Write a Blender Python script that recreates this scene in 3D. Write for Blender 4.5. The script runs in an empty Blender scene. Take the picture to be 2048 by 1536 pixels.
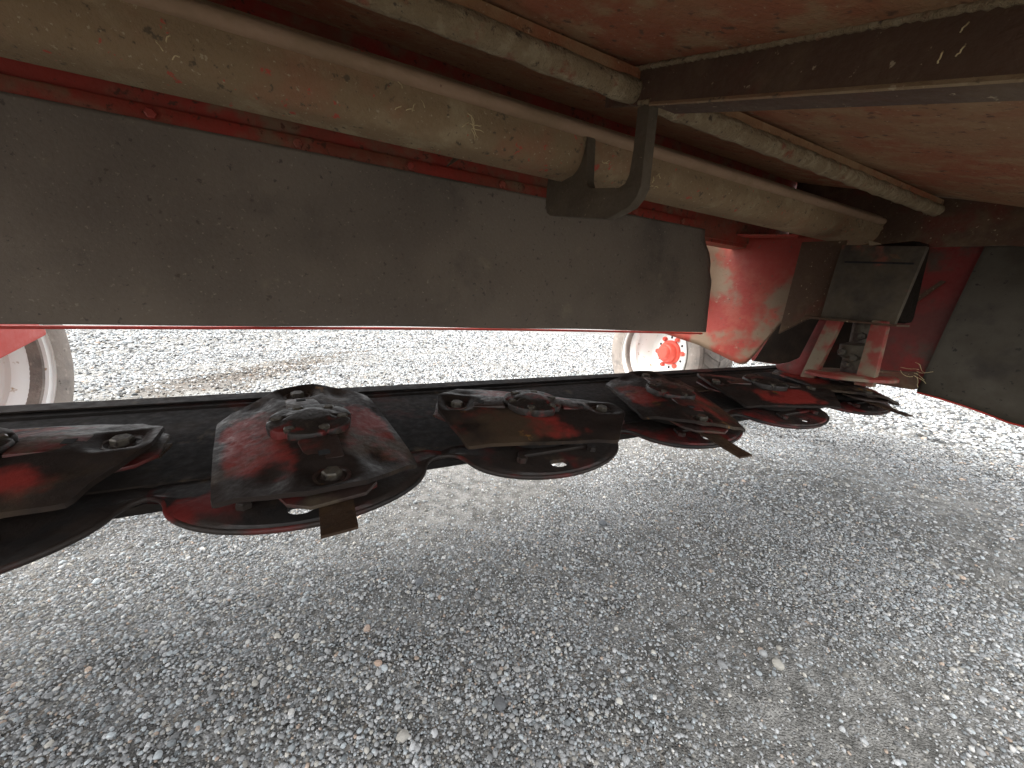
import bpy, bmesh, math, random
import numpy as np
from mathutils import Vector, Matrix, Euler
random.seed(7); rng = np.random.default_rng(11)
scene = bpy.context.scene
COL = scene.collection
R = math.radians

# ------------------------------------------------------------------ camera
cam_d = bpy.data.cameras.new('camera'); cam = bpy.data.objects.new('camera', cam_d); COL.objects.link(cam)
HEAD, PITCH, ROLL = R(63.4), R(10.9), R(2.0)
fwd = Vector((math.cos(HEAD)*math.cos(PITCH), math.sin(HEAD)*math.cos(PITCH), -math.sin(PITCH)))
rt0 = Vector((math.sin(HEAD), -math.cos(HEAD), 0)); up0 = rt0.cross(fwd)
rt = rt0*math.cos(ROLL) + up0*math.sin(ROLL); up = up0*math.cos(ROLL) - rt0*math.sin(ROLL)
m = Matrix((rt, up, -fwd)).transposed().to_4x4(); m.translation = Vector((0, 0, .65))
cam.matrix_world = m
cam_d.sensor_width = 36; cam_d.lens = 36*740/2048
cam_d.clip_start = .02; cam_d.clip_end = 1000
scene.camera = cam

# ------------------------------------------------------------------ sky, sun, exposure
SUN_EL, SUN_AZ = R(52), R(-78)          # azimuth clockwise from +Y
world = bpy.data.worlds.new('World'); scene.world = world; world.use_nodes = True
wn = world.node_tree.nodes; wl = world.node_tree.links
sky = wn.new('ShaderNodeTexSky'); sky.sky_type = 'NISHITA'; sky.sun_disc = False
sky.sun_elevation = SUN_EL; sky.sun_rotation = SUN_AZ; sky.dust_density = 4; sky.air_density = 1.2; sky.ozone_density = 1
hs = wn.new('ShaderNodeHueSaturation'); hs.inputs['Saturation'].default_value = .12
wl.new(sky.outputs[0], hs.inputs['Color']); wl.new(hs.outputs[0], wn['Background'].inputs['Color'])
wn['Background'].inputs['Strength'].default_value = .15
sd = bpy.data.lights.new('sun', 'SUN'); sd.energy = .5; sd.angle = R(50); sd.color = (1, .97, .93)
so = bpy.data.objects.new('sun', sd); COL.objects.link(so)
sdir = Vector((math.sin(SUN_AZ)*math.cos(SUN_EL), math.cos(SUN_AZ)*math.cos(SUN_EL), math.sin(SUN_EL)))
so.rotation_euler = sdir.to_track_quat('Z', 'Y').to_euler(); so.location = (0, 0, 20)
vs = scene.view_settings; vs.view_transform = 'Standard'; vs.look = 'None'; vs.gamma = 1; vs.use_curve_mapping = False
vs.exposure = 2.2
scene.cycles.max_bounces = 7; scene.cycles.diffuse_bounces = 5; scene.cycles.glossy_bounces = 2
scene.cycles.use_denoising = True; scene.cycles.caustics_reflective = False; scene.cycles.caustics_refractive = False

# ------------------------------------------------------------------ materials
def nmat(name, base, layers=(), rough=.7, metal=0., bump=.2, bscale=60., spec=.5, rough_var=.15, streak=(1, 1, 1), use_id=True, wear=False):
    """layers: (colour, scale, lo, hi[, detail]) mixed over the base by noise; per-object seed through 4D noise"""
    mt = bpy.data.materials.new(name); mt.use_nodes = True
    n = mt.node_tree.nodes; l = mt.node_tree.links; b = n['Principled BSDF']
    tc = n.new('ShaderNodeTexCoord'); mp = n.new('ShaderNodeMapping'); mp.inputs['Scale'].default_value = streak
    l.new(tc.outputs['Object'], mp.inputs[0])
    oi = n.new('ShaderNodeObjectInfo'); mul = n.new('ShaderNodeMath'); mul.operation = 'MULTIPLY'; mul.inputs[1].default_value = 37. if use_id else 0.
    l.new(oi.outputs['Random'], mul.inputs[0])
    rgb = n.new('ShaderNodeRGB'); rgb.outputs[0].default_value = (*base, 1); cur = rgb.outputs[0]; k = 0
    for L in layers:
        c, sc, lo, hi = L[:4]; det = L[4] if len(L) > 4 else 4
        ad = n.new('ShaderNodeMath'); ad.inputs[1].default_value = 3.7*k + 1; l.new(mul.outputs[0], ad.inputs[0]); k += 1
        no = n.new('ShaderNodeTexNoise'); no.noise_dimensions = '4D'; no.inputs['Scale'].default_value = sc; no.inputs['Detail'].default_value = det
        no.inputs['Roughness'].default_value = .62
        l.new(mp.outputs[0], no.inputs['Vector']); l.new(ad.outputs[0], no.inputs['W']); nout = no.outputs[0]
        if wear and k == 1:                          # crop flow keeps paint on the long flanks and strips ridge, tips and rims
            sp = n.new('ShaderNodeSeparateXYZ'); l.new(tc.outputs['Object'], sp.inputs[0]); fac = None
            for ax, pts in ((0, ((.02, .9), (.085, .75), (.15, .25), (.21, .1))), (1, ((.02, .25), (.055, .8), (.10, 1.), (.13, .6), (.14, .35)))):
                ab = n.new('ShaderNodeMath'); ab.operation = 'ABSOLUTE'; l.new(sp.outputs[ax], ab.inputs[0])
                cv = n.new('ShaderNodeFloatCurve'); c_ = cv.mapping.curves[0]
                for q, (px_, py_) in enumerate(((0, pts[0][1]),)+tuple((a_*4, b_) for a_, b_ in pts)+((1, pts[-1][1]),)):
                    if q < 2: c_.points[q].location = (px_, py_)
                    else: c_.points.new(px_, py_)
                cv.mapping.update(); sc4 = n.new('ShaderNodeMath'); sc4.operation = 'MULTIPLY'; sc4.inputs[1].default_value = 4; l.new(ab.outputs[0], sc4.inputs[0]); l.new(sc4.outputs[0], cv.inputs['Value'])
                if fac is None: fac = cv.outputs[0]
                else:
                    mm = n.new('ShaderNodeMath'); mm.operation = 'MULTIPLY'; l.new(fac, mm.inputs[0]); l.new(cv.outputs[0], mm.inputs[1]); fac = mm.outputs[0]
            ma = n.new('ShaderNodeMath'); ma.operation = 'MULTIPLY_ADD'; ma.inputs[1].default_value = .42; l.new(fac, ma.inputs[0]); l.new(nout, ma.inputs[2]); nout = ma.outputs[0]
        mr = n.new('ShaderNodeMapRange'); mr.interpolation_type = 'SMOOTHSTEP'; mr.inputs[1].default_value = lo; mr.inputs[2].default_value = hi
        l.new(nout, mr.inputs[0])
        mx = n.new('ShaderNodeMix'); mx.data_type = 'RGBA'; l.new(mr.outputs[0], mx.inputs[0]); l.new(cur, mx.inputs[6]); mx.inputs[7].default_value = (*c, 1)
        cur = mx.outputs[2]
    l.new(cur, b.inputs['Base Color'])
    b.inputs['Metallic'].default_value = metal; b.inputs['Specular IOR Level'].default_value = spec
    nb = n.new('ShaderNodeTexNoise'); nb.inputs['Scale'].default_value = bscale; nb.inputs['Detail'].default_value = 4; nb.inputs['Roughness'].default_value = .65
    l.new(mp.outputs[0], nb.inputs['Vector'])
    rr = n.new('ShaderNodeMapRange'); rr.inputs[1].default_value = .3; rr.inputs[2].default_value = .7
    rr.inputs[3].default_value = max(.05, rough-rough_var); rr.inputs[4].default_value = min(1, rough+rough_var); l.new(nb.outputs[0], rr.inputs[0]); l.new(rr.outputs[0], b.inputs['Roughness'])
    bp = n.new('ShaderNodeBump'); bp.inputs['Strength'].default_value = bump; bp.inputs['Distance'].default_value = .01
    l.new(nb.outputs[0], bp.inputs['Height']); l.new(bp.outputs[0], b.inputs['Normal'])
    return mt

RED = (.42, .035, .022); DUST = (.20, .155, .105); DUSTL = (.30, .25, .185); DARK = (.022, .018, .016); RUST = (.17, .075, .03)
M = {}
M['canopy'] = nmat('dusty_red_sheet', (.25, .075, .030), [((.24, .125, .056), 3, .36, .58), ((.28, .165, .08), 16, .46, .66), ((.10, .045, .022), 40, .58, .67), ((.36, .25, .15), 90, .62, .69)], .9, bump=.4, bscale=90)
M['tube'] = nmat('dusty_tube', (.225, .150, .080), [((.25, .125, .066), 4, .50, .66), ((.33, .255, .150), 9, .50, .72), ((.10, .072, .042), 60, .59, .67), ((.34, .27, .17), 120, .61, .67), ((.40, .075, .045), 42, .635, .67)], .92, bump=.5, bscale=110)
M['weld'] = nmat('crusty_dusty_pipe', (.23, .165, .09), [((.32, .25, .15), 30, .45, .65), ((.22, .07, .035), 25, .55, .7), ((.08, .055, .033), 70, .60, .68)], .95, bump=1., bscale=130)
M['red'] = nmat('red_paint', (.30, .036, .022), [((.20, .055, .03), 5, .42, .65), ((.19, .12, .07), 9, .48, .70), ((.09, .03, .018), 50, .58, .66)], .6, bump=.2, bscale=80)
M['redclean'] = nmat('red_paint_clean', (.46, .035, .022), [((.45, .10, .06), 8, .5, .7), (DUST, 12, .66, .8)], .45, bump=.06, bscale=40)
M['dustred'] = nmat('red_sheet_dusty_patches', (.28, .030, .018), [((.20, .135, .085), 3.2, .46, .56), ((.31, .06, .035), 9, .52, .68), ((.27, .22, .15), 16, .62, .72), ((.12, .06, .035), 60, .62, .68)], .6, bump=.15, bscale=60, use_id=False)
M['brownplate'] = nmat('brown_dusty_plate', (.070, .036, .019), [((.11, .07, .038), 7, .47, .67), ((.10, .026, .013), 6, .52, .68), ((.30, .24, .15), 90, .64, .69)], .9, bump=.3, bscale=100)
M['hook'] = nmat('dull_steel_plate', (.075, .055, .034), [((.10, .076, .048), 12, .45, .65), ((.26, .21, .14), 90, .65, .70)], .8, bump=.2, bscale=120)
M['hookedge'] = nmat('scraped_edge', (.26, .20, .14), [((.36, .12, .08), 30, .58, .66)], .7, bump=.2, bscale=120)
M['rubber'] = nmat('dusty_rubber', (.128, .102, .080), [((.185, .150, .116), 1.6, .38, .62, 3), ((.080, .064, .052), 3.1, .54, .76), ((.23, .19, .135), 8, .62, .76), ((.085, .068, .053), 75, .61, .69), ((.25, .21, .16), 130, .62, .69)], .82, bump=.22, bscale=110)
M['bar'] = nmat('oily_black_steel', (.013, .011, .010), [((.026, .019, .015), 5, .45, .65), ((.05, .015, .012), 4, .58, .70), ((.05, .038, .026), 22, .60, .72)], .78, spec=.16, bump=.06)
M['guard'] = nmat('worn_red_guard', (.022, .016, .013), [((.11, .013, .011), 6, .48, .62), ((.014, .012, .011), 9, .50, .62), ((.075, .05, .028), 18, .60, .74)], .55, spec=.3, bump=.12, bscale=80)
M['disc'] = nmat('worn_red_disc', (.018, .013, .011), [((.17, .022, .017), 9, .66, .84), ((.045, .030, .019), 6, .50, .66), ((.17, .085, .026), 18, .64, .71), ((.010, .008, .007), 8, .54, .67)], .52, spec=.12, bump=.12, bscale=90, wear=True)
M['discpart'] = nmat('worn_disc_fittings', (.026, .015, .012), [((.085, .013, .011), 9, .50, .62), ((.055, .04, .026), 16, .50, .66)], .5, spec=.4, bump=.15, bscale=110)
M['cap'] = nmat('dark_cap', (.016, .012, .010), [((.11, .014, .012), 18, .54, .64), ((.055, .04, .028), 30, .58, .7)], .5, spec=.4, bump=.15, bscale=120)
M['nut'] = nmat('worn_nut', (.075, .065, .05), [((.03, .022, .018), 60, .5, .6), ((.16, .12, .07), 90, .6, .7)], .45, metal=.4, bump=.1, bscale=160)
M['blade'] = nmat('rusty_blade', (.050, .029, .017), [((.075, .042, .021), 20, .45, .62), ((.03, .024, .02), 30, .58, .68)], .5, metal=.45, bump=.2, bscale=140)
M['rim'] = nmat('chalky_rim', (.80, .80, .77), [((.60, .52, .42), 5, .58, .74), ((.80, .81, .80), 8, .48, .7), ((.36, .24, .13), 30, .62, .70)], .55, bump=.06, bscale=50)
M['tyre'] = nmat('dusty_tyre', (.26, .225, .195), [((.17, .15, .135), 9, .45, .65), ((.34, .30, .26), 30, .55, .7), ((.06, .055, .05), 40, .65, .72)], .9, bump=.4, bscale=60)
M['hub'] = nmat('hub_red', (.66, .085, .055), [((.5, .13, .09), 20, .55, .7)], .5, bump=.05, bscale=60)
M['hole'] = nmat('black_hole', (.01, .01, .01), [], .9)
M['gear'] = nmat('greasy_gear', (.10, .085, .06), [((.05, .035, .03), 12, .45, .6), ((.30, .04, .03), 14, .6, .7)], .6, metal=.2, bump=.3, bscale=90)
M['drum'] = nmat('drum_paint', (.068, .052, .032), [((.032, .024, .016), 5, .44, .62), ((.17, .05, .03), 7, .60, .70)], .75, bump=.15, bscale=70)
M['leg'] = nmat('drum_leg', (.22, .032, .022), [((.19, .145, .095), 6, .44, .54), ((.14, .09, .06), 22, .58, .7)], .6, bump=.12, bscale=80)
M['lip'] = nmat('pinkish_dusty_bar', (.29, .185, .115), [((.24, .155, .09), 9, .45, .65), ((.16, .08, .05), 60, .68, .74)], .85, bump=.15, bscale=90)
M['shadeblack'] = nmat('painted_shade_black', (.012, .009, .007), [((.020, .014, .010), 8, .45, .65), ((.035, .010, .007), 5, .55, .70)], .9, spec=.04, bump=.2, bscale=80)  # near-black colour that paints in the shade around the drive drum
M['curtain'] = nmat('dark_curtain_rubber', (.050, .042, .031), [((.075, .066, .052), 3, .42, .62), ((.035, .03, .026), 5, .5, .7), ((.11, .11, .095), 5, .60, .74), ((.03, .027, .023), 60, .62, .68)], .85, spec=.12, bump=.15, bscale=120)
M['endred'] = nmat('deep_red_wall', (.16, .012, .009), [((.09, .015, .01), 5, .42, .62), ((.06, .036, .024), 9, .52, .7)], .6, bump=.12, bscale=60)
M['straw'] = nmat('dry_straw', (.55, .44, .24), [((.35, .27, .14), 40, .45, .6)], .8, bump=0)

# ------------------------------------------------------------------ mesh helpers
ROOT = None
def link(name, me, mt=None, parent=None, mw=None, smooth=None):
    o = bpy.data.objects.new(name, me); COL.objects.link(o)
    if mt is not None and not me.materials: me.materials.append(mt)
    if parent is not None:
        o.parent = parent
        o.matrix_parent_inverse = WM[parent].inverted()
    WM[o] = mw.copy() if mw is not None else Matrix.Identity(4)
    if mw is not None: o.matrix_basis = mw
    return o
WM = {}
def mesh(vs_, fs, smooth=False, auto=None, bevel=0.):
    me = bpy.data.meshes.new('m'); me.from_pydata([tuple(v) for v in vs_], [], fs)
    bm = bmesh.new(); bm.from_mesh(me)
    bmesh.ops.recalc_face_normals(bm, faces=bm.faces)
    if bevel: bmesh.ops.bevel(bm, geom=[e for e in bm.edges if e.calc_face_angle(0) > .6], offset=bevel, segments=2, profile=.6, affect='EDGES', clamp_overlap=True)
    bm.to_mesh(me); bm.free(); finish(me, smooth, auto); return me
def finish(me, smooth=False, auto=None):
    if smooth or auto is not None:
        me.polygons.foreach_set('use_smooth', [True]*len(me.polygons))
        if auto is not None: me.set_sharp_from_angle(angle=R(auto))
    me.update()
def prism(pts, vec, bevel=.0, auto=35):
    pts = [Vector(p) for p in pts]; vec = Vector(vec); k = len(pts)
    vs_ = pts + [p+vec for p in pts]
    fs = [list(range(k)), list(range(2*k-1, k-1, -1))] + [[i, (i+1) % k, k+(i+1) % k, k+i] for i in range(k)]
    return mesh(vs_, fs, auto=auto, bevel=bevel)
def box(x0, x1, y0, y1, z0, z1, bevel=.002):
    return prism([(x0, y0, z0), (x1, y0, z0), (x1, y1, z0), (x0, y1, z0)], (0, 0, z1-z0), bevel)
def extrude_x(prof, x0, x1, nx=1, auto=40, closed=True, wob=0.):
    xs = np.linspace(x0, x1, nx+1); k = len(prof); vs_ = []; fs = []
    for x in xs: vs_ += [(x, p[0], p[1]) for p in prof]
    for i in range(nx):
        for j in range(k if closed else k-1):
            a = i*k+j; b = i*k+(j+1) % k; fs.append([a, b, b+k, a+k])
    if closed: fs += [list(range(k-1, -1, -1)), [nx*k+j for j in range(k)]]
    return mesh(vs_, fs, auto=auto)
def lathe(prof, n=64, auto=35, axis='z', close=False):
    """prof (r, h) turned about z (or x)"""
    vs_ = []; fs = []; k = len(prof)
    for i in range(n):
        a = 2*math.pi*i/n; c, s = math.cos(a), math.sin(a)
        for r, h in prof: vs_.append((r*c, r*s, h) if axis == 'z' else (h, r*c, r*s))
    for i in range(n):
        for j in range(k if close else k-1):
            a = i*k+j; b = i*k+(j+1) % k; c_ = ((i+1) % n)*k
            fs.append([a, b, c_+(j+1) % k, c_+j])
    me = mesh(vs_, fs, auto=auto)
    bm = bmesh.new(); bm.from_mesh(me); bmesh.ops.remove_doubles(bm, verts=bm.verts, dist=1e-5); bmesh.ops.recalc_face_normals(bm, faces=bm.faces); bm.to_mesh(me); bm.free(); finish(me, auto=auto)
    return me
def tube(path, r, n=8, auto=60):
    path = [Vector(p) for p in path]; vs_ = []; fs = []
    for i, p in enumerate(path):
        t = (path[min(i+1, len(path)-1)] - path[max(i-1, 0)]).normalized()
        a = t.cross(Vector((.3, .5, .81))).normalized(); b = t.cross(a)
        rr = r[i] if isinstance(r, (list, tuple)) else r
        vs_ += [p + (a*math.cos(2*math.pi*j/n) + b*math.sin(2*math.pi*j/n))*rr for j in range(n)]
    for i in range(len(path)-1):
        for j in range(n): fs.append([i*n+j, i*n+(j+1) % n, (i+1)*n+(j+1) % n, (i+1)*n+j])
    fs += [list(range(n)), list(range(len(path)*n-1, (len(path)-1)*n-1, -1))]
    return mesh(vs_, fs, auto=auto)
def hexnut(r, h, hole=0., cone=.75):
    vs_ = [(r*math.cos(R(60*i)), r*math.sin(R(60*i)), z) for z in (0, h*.8) for i in range(6)] + [(r*cone*math.cos(R(60*i)), r*cone*math.sin(R(60*i)), h) for i in range(6)]
    fs = [[i, (i+1) % 6, 6+(i+1) % 6, 6+i] for i in range(6)] + [[6+i, 6+(i+1) % 6, 12+(i+1) % 6, 12+i] for i in range(6)] + [[12+i for i in range(6)], [5-i for i in range(6)]]
    return mesh(vs_, fs, auto=20)
def plate_hole(outer, holes, thick, bevel=0., auto=35):
    """flat plate in xy with holes, top at z=0, thickness downwards"""
    bm = bmesh.new()
    for loop in [outer]+holes:
        vv = [bm.verts.new((p[0], p[1], 0)) for p in loop]
        for i in range(len(vv)): bm.edges.new((vv[i], vv[(i+1) % len(vv)]))
    bmesh.ops.triangle_fill(bm, use_beauty=True, use_dissolve=False, edges=bm.edges)
    r = bmesh.ops.extrude_face_region(bm, geom=bm.faces[:])
    bmesh.ops.translate(bm, verts=[v for v in r['geom'] if isinstance(v, bmesh.types.BMVert)], vec=(0, 0, -thick))
    bmesh.ops.recalc_face_normals(bm, faces=bm.faces)
    bmesh.ops.dissolve_limit(bm, angle_limit=R(1), verts=bm.verts, edges=bm.edges)
    if bevel: bmesh.ops.bevel(bm, geom=[e for e in bm.edges if e.calc_face_angle(0) > .9], offset=bevel, segments=2, profile=.6, affect='EDGES', clamp_overlap=True)
    bmesh.ops.triangulate(bm, faces=[f for f in bm.faces if len(f.verts) > 4])
    me = bpy.data.meshes.new('m'); bm.to_mesh(me); bm.free(); finish(me, auto=auto); return me
def tag(o, label=None, cat=None, group=None, kind=None):
    if label: o['label'] = label
    if cat: o['category'] = cat
    if group: o['group'] = group
    if kind: o['kind'] = kind
    return o

# ------------------------------------------------------------------ the ground
def gnoise(x, y):
    h = np.zeros_like(x, dtype=float); rg = np.random.default_rng(5)
    for f, a in ((.5, .010), (1.1, .008), (2.3, .006), (4.1, .0045), (7.5, .003), (13, .0018)):
        for _ in range(4):
            th = rg.uniform(0, 6.28); ph = rg.uniform(0, 6.28)
            h += a/2*np.sin((x*math.cos(th)+y*math.sin(th))*f*2*math.pi*rg.uniform(.7, 1.3)*.5+ph)
    d = np.hypot(x, y)
    return h*np.clip((40-d)/30, 0, 1) - .006
def patch(x, y):                                   # >0: bare sandy fines, <0: loose stones
    h = np.zeros_like(x, dtype=float); rg = np.random.default_rng(9)
    for f, a in ((.55, 1.), (1.1, .8), (2.2, .7), (4.5, .5)):
        for _ in range(4):
            th = rg.uniform(0, 6.28); ph = rg.uniform(0, 6.28)
            h += a/2*np.sin((x*math.cos(th)+y*math.sin(th))*f*math.pi*rg.uniform(.7, 1.3)+ph)
    return h
def axis_pts(lo, hi, step, far):
    a = np.arange(lo, hi+1e-6, step); g = []; s = step; x = hi
    while x < far: s *= 1.25; x += s; g.append(x)
    l2 = []; s = step; x = lo
    while x > -far: s *= 1.25; x -= s; l2.append(x)
    return np.concatenate([l2[::-1], a, g])
gx = axis_pts(-3, 5, .035, 260); gy = axis_pts(-1.5, 6, .035, 260)
GX, GY = np.meshgrid(gx, gy); GZ = gnoise(GX, GY)
nx, ny = len(gx), len(gy)
gv = np.stack([GX, GY, GZ], -1).reshape(-1, 3)
ii = (np.arange(ny-1)[:, None]*nx+np.arange(nx-1)[None]).ravel()
gf = np.stack([ii, ii+1, ii+1+nx, ii+nx], -1)
gm = bpy.data.meshes.new('ground'); gm.from_pydata(gv.tolist(), [], gf.tolist())
at = gm.attributes.new('sandy', 'FLOAT', 'POINT'); at.data.foreach_set('value', np.clip(patch(GX, GY)*.5+.35, 0, 1).ravel().astype(np.float32))
finish(gm, True)
mt = bpy.data.materials.new('gravel_bed'); mt.use_nodes = True; n = mt.node_tree.nodes; l = mt.node_tree.links; b = n['Principled BSDF']
tc = n.new('ShaderNodeTexCoord')
def vor(scale, feat='F1'):
    v = n.new('ShaderNodeTexVoronoi'); v.feature = feat; v.inputs['Scale'].default_value = scale; l.new(tc.outputs['Object'], v.inputs['Vector']); return v
def mixc(f, a, b_, op='MIX'):
    mx = n.new('ShaderNodeMix'); mx.data_type = 'RGBA'; mx.blend_type = op
    for k, s in ((0, f), (6, a), (7, b_)):
        if isinstance(s, (int, float)): mx.inputs[k].default_value = s
        elif isinstance(s, tuple): mx.inputs[k].default_value = (*s, 1)
        else: l.new(s, mx.inputs[k])
    return mx.outputs[2]
def rng_(s, a, b_, c=0., d=1.):
    mr = n.new('ShaderNodeMapRange'); l.new(s, mr.inputs[0])
    for k, v in zip((1, 2, 3, 4), (a, b_, c, d)): mr.inputs[k].default_value = v
    return mr.outputs[0]
def math_(op, a, b_):
    q = n.new('ShaderNodeMath'); q.operation = op
    for k, s in ((0, a), (1, b_)):
        if isinstance(s, (int, float)): q.inputs[k].default_value = s
        else: l.new(s, q.inputs[k])
    return q.outputs[0]
v1 = vor(130); v2 = vor(300); nz = n.new('ShaderNodeTexNoise'); nz.inputs['Scale'].default_value = 2.2; nz.inputs['Detail'].default_value = 8; l.new(tc.outputs['Object'], nz.inputs['Vector'])
sepc = n.new('ShaderNodeSeparateColor'); l.new(v1.outputs['Color'], sepc.inputs[0])
sepd = n.new('ShaderNodeSeparateColor'); l.new(v2.outputs['Color'], sepd.inputs[0])
stone = mixc(rng_(sepc.outputs[0], 0, 1), (.17, .172, .17), (.48, .48, .465))
stone = mixc(rng_(sepc.outputs[1], .88, .94), stone, (.45, .36, .27))
stone2 = mixc(rng_(sepd.outputs[0], 0, 1), (.13, .13, .128), (.46, .455, .43))
sand = mixc(rng_(sepd.outputs[1], 0, 1), (.25, .245, .228), (.40, .392, .37))
att = n.new('ShaderNodeAttribute'); att.attribute_name = 'sandy'
bed = mixc(.5, stone, stone2)
bedc = mixc(rng_(att.outputs['Fac'], .3, .8), bed, sand)
bedc = mixc(rng_(nz.outputs[0], .35, .7, 0., .35), bedc, (.17, .16, .14))
nz3 = n.new('ShaderNodeTexNoise'); nz3.inputs['Scale'].default_value = 26; nz3.inputs['Detail'].default_value = 5; nz3.inputs['Roughness'].default_value = .75; l.new(tc.outputs['Object'], nz3.inputs['Vector'])
bedc = mixc(rng_(nz3.outputs[0], .40, .60, .65, 0.), bedc, (.055, .053, .048))  # dark blotches put the shade between stones into the bed colour
# dark damp soil streak left on the gravel behind the mower
sx = n.new('ShaderNodeSeparateXYZ'); l.new(tc.outputs['Object'], sx.inputs[0])
U_ = math_('MULTIPLY', math_('ADD', math_('MULTIPLY', sx.outputs[0], .47), math_('ADD', math_('MULTIPLY', sx.outputs[1], .88), -3.55)), .62)
V_ = math_('MULTIPLY', math_('ADD', math_('MULTIPLY', sx.outputs[1], .47), math_('ADD', math_('MULTIPLY', sx.outputs[0], -.88), -2.62)), 2.4)
rad = math_('SQRT', math_('ADD', math_('MULTIPLY', U_, U_), math_('MULTIPLY', V_, V_)), 0)
nz2 = n.new('ShaderNodeTexNoise'); nz2.inputs['Scale'].default_value = 4; nz2.inputs['Detail'].default_value = 6; l.new(tc.outputs['Object'], nz2.inputs['Vector'])
stain = rng_(math_('ADD', rad, math_('MULTIPLY', nz2.outputs[0], 1.2)), 1.65, 1.0, 0., .7)
bedc = mixc(stain, bedc, (.085, .066, .05))
l.new(bedc, b.inputs['Base Color']); b.inputs['Roughness'].default_value = .95; b.inputs['Specular IOR Level'].default_value = .2
hgt = math_('ADD', math_('MULTIPLY', rng_(v1.outputs['Distance'], 0, .7, 1, 0), math_('SUBTRACT', 1.15, att.outputs['Fac'])), math_('MULTIPLY', rng_(v2.outputs['Distance'], 0, .7, 1, 0), .45))
bp = n.new('ShaderNodeBump'); bp.inputs['Strength'].default_value = 1.; bp.inputs['Distance'].default_value = .007; l.new(hgt, bp.inputs['Height']); l.new(bp.outputs[0], b.inputs['Normal'])
ground = link('ground', gm, mt); tag(ground, kind='structure')

# ------------------------------------------------------------------ the mower: one machine, everything on it is a part
mower = bpy.data.objects.new('disc_mower', None); COL.objects.link(mower); mower.location = (.5, 1.0, 0); mower.empty_display_size = .2
WM[mower] = Matrix.Translation((.5, 1.0, 0))
tag(mower, 'red disc mower seen from underneath, raised over the gravel, dusty frame and dark cutter discs', 'mower')
def part(name, me, mt_, parent=None, mw=None, label=None):
    o = link(name, me, mt_, parent or mower, mw)
    if label: o['label'] = label
    return o
X0, X1 = -1.62, 2.15
SL = .381
cz = lambda y: 1.119 + SL*(y-.609)
# canopy sheet, slightly uneven
ys = np.linspace(.0, 1.22, 36); xs = np.linspace(X0, X1, 70); vs_ = []; fs = []
for j, y in enumerate(ys):
    for i, x in enumerate(xs):
        vs_.append((x, y, cz(y) + .003*math.sin(5*x+1)*math.sin(7*y) + .002*math.sin(13*x+9*y)))
for j in range(len(ys)-1):
    for i in range(len(xs)-1): a = j*len(xs)+i; fs.append([a, a+1, a+1+len(xs), a+len(xs)])
me = mesh(vs_, fs, smooth=True)
can = part('canopy', me, M['canopy'], label='dusty red brown underside of the sloping canopy')
sm = can.modifiers.new('s', 'SOLIDIFY'); sm.thickness = .005; sm.offset = 1 if me.polygons[0].normal.z > 0 else -1
part('front_rail', extrude_x([(-.006, cz(0)-.034), (.024, cz(0)-.030), (.024, cz(0)+.004), (-.006, cz(0)+.002)], X0, X1, 1), M['red'], label='red rail along the front edge of the canopy')
# main tube
prof = []
def arc(cy, cz_, r, a0, a1, k):
    return [(cy+r*math.cos(R(a0+(a1-a0)*i/k)), cz_+r*math.sin(R(a0+(a1-a0)*i/k))) for i in range(k+1)]
prof += arc(.893, 1.004, .012, 0, -90, 3) + arc(.852, 1.044, .052, -98, -178, 12) + [(.800, 1.070)] + arc(.815, 1.088, .015, 180, 90, 4) + arc(.886, 1.088, .015, 90, 0, 4)
part('main_tube', extrude_x(prof, X0, X1+.02, 1, auto=50), M['tube'], label='long dusty main tube running across the frame')
part('tube_bead', extrude_x(arc(.801, 1.0765, .0145, 0, 337.5, 15), X0, X1+.01, 1, auto=60), M['lip'], label='smooth pinkish bar along the top of the main tube')
# crusty pipe below the canopy
k = 90
vs_ = []; fs = []; nn = 12
for i in range(k+1):
    x = X0 + (X1+.02-X0)*i/k
    for j in range(nn):
        a = 2*math.pi*j/nn; rr = .021 + .0012*math.sin(i*3.1+j*2)+.001*math.sin(i*1.7-j)
        vs_.append((x, .645+rr*math.cos(a), 1.088+rr*1.0*math.sin(a)))
for i in range(k):
    for j in range(nn): fs.append([i*nn+j, i*nn+(j+1) % nn, (i+1)*nn+(j+1) % nn, (i+1)*nn+j])
part('stiffener_pipe', mesh(vs_, fs, smooth=True), M['weld'], label='thin crusted pipe under the canopy')
part('pipe_seat', box(X0, X1, .632, .658, 1.10, 1.122, 0), M['canopy'])
# rear panel and rail behind the tube
part('rear_panel', box(X0, X1, 1.166, 1.172, 1.005, cz(1.166)+.008, 0), M['red'], label='red panel behind the main tube')
part('flap_rail', extrude_x([(1.165, 1.018), (1.152, 1.02), (1.150, 1.058), (1.153, 1.062), (1.165, 1.063)], X0, 1.42, 1), M['red'], label='red rail clamping the top of the rubber flap')
nutm = hexnut(.011, .009)
for x in (-.87, -.595, -.315, -.04, .233, .517, .79, 1.07, 1.33):
    part('rail_bolt', nutm, M['red'], mw=Matrix.Translation((x, 1.1495, 1.043)) @ Matrix.Rotation(R(90), 4, 'X'))
part('gusset', prism([(.335, 1.148, 1.062), (.335, .90, 1.03), (.335, .90, 1.062)], (.006, 0, 0)), M['brownplate'])
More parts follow.
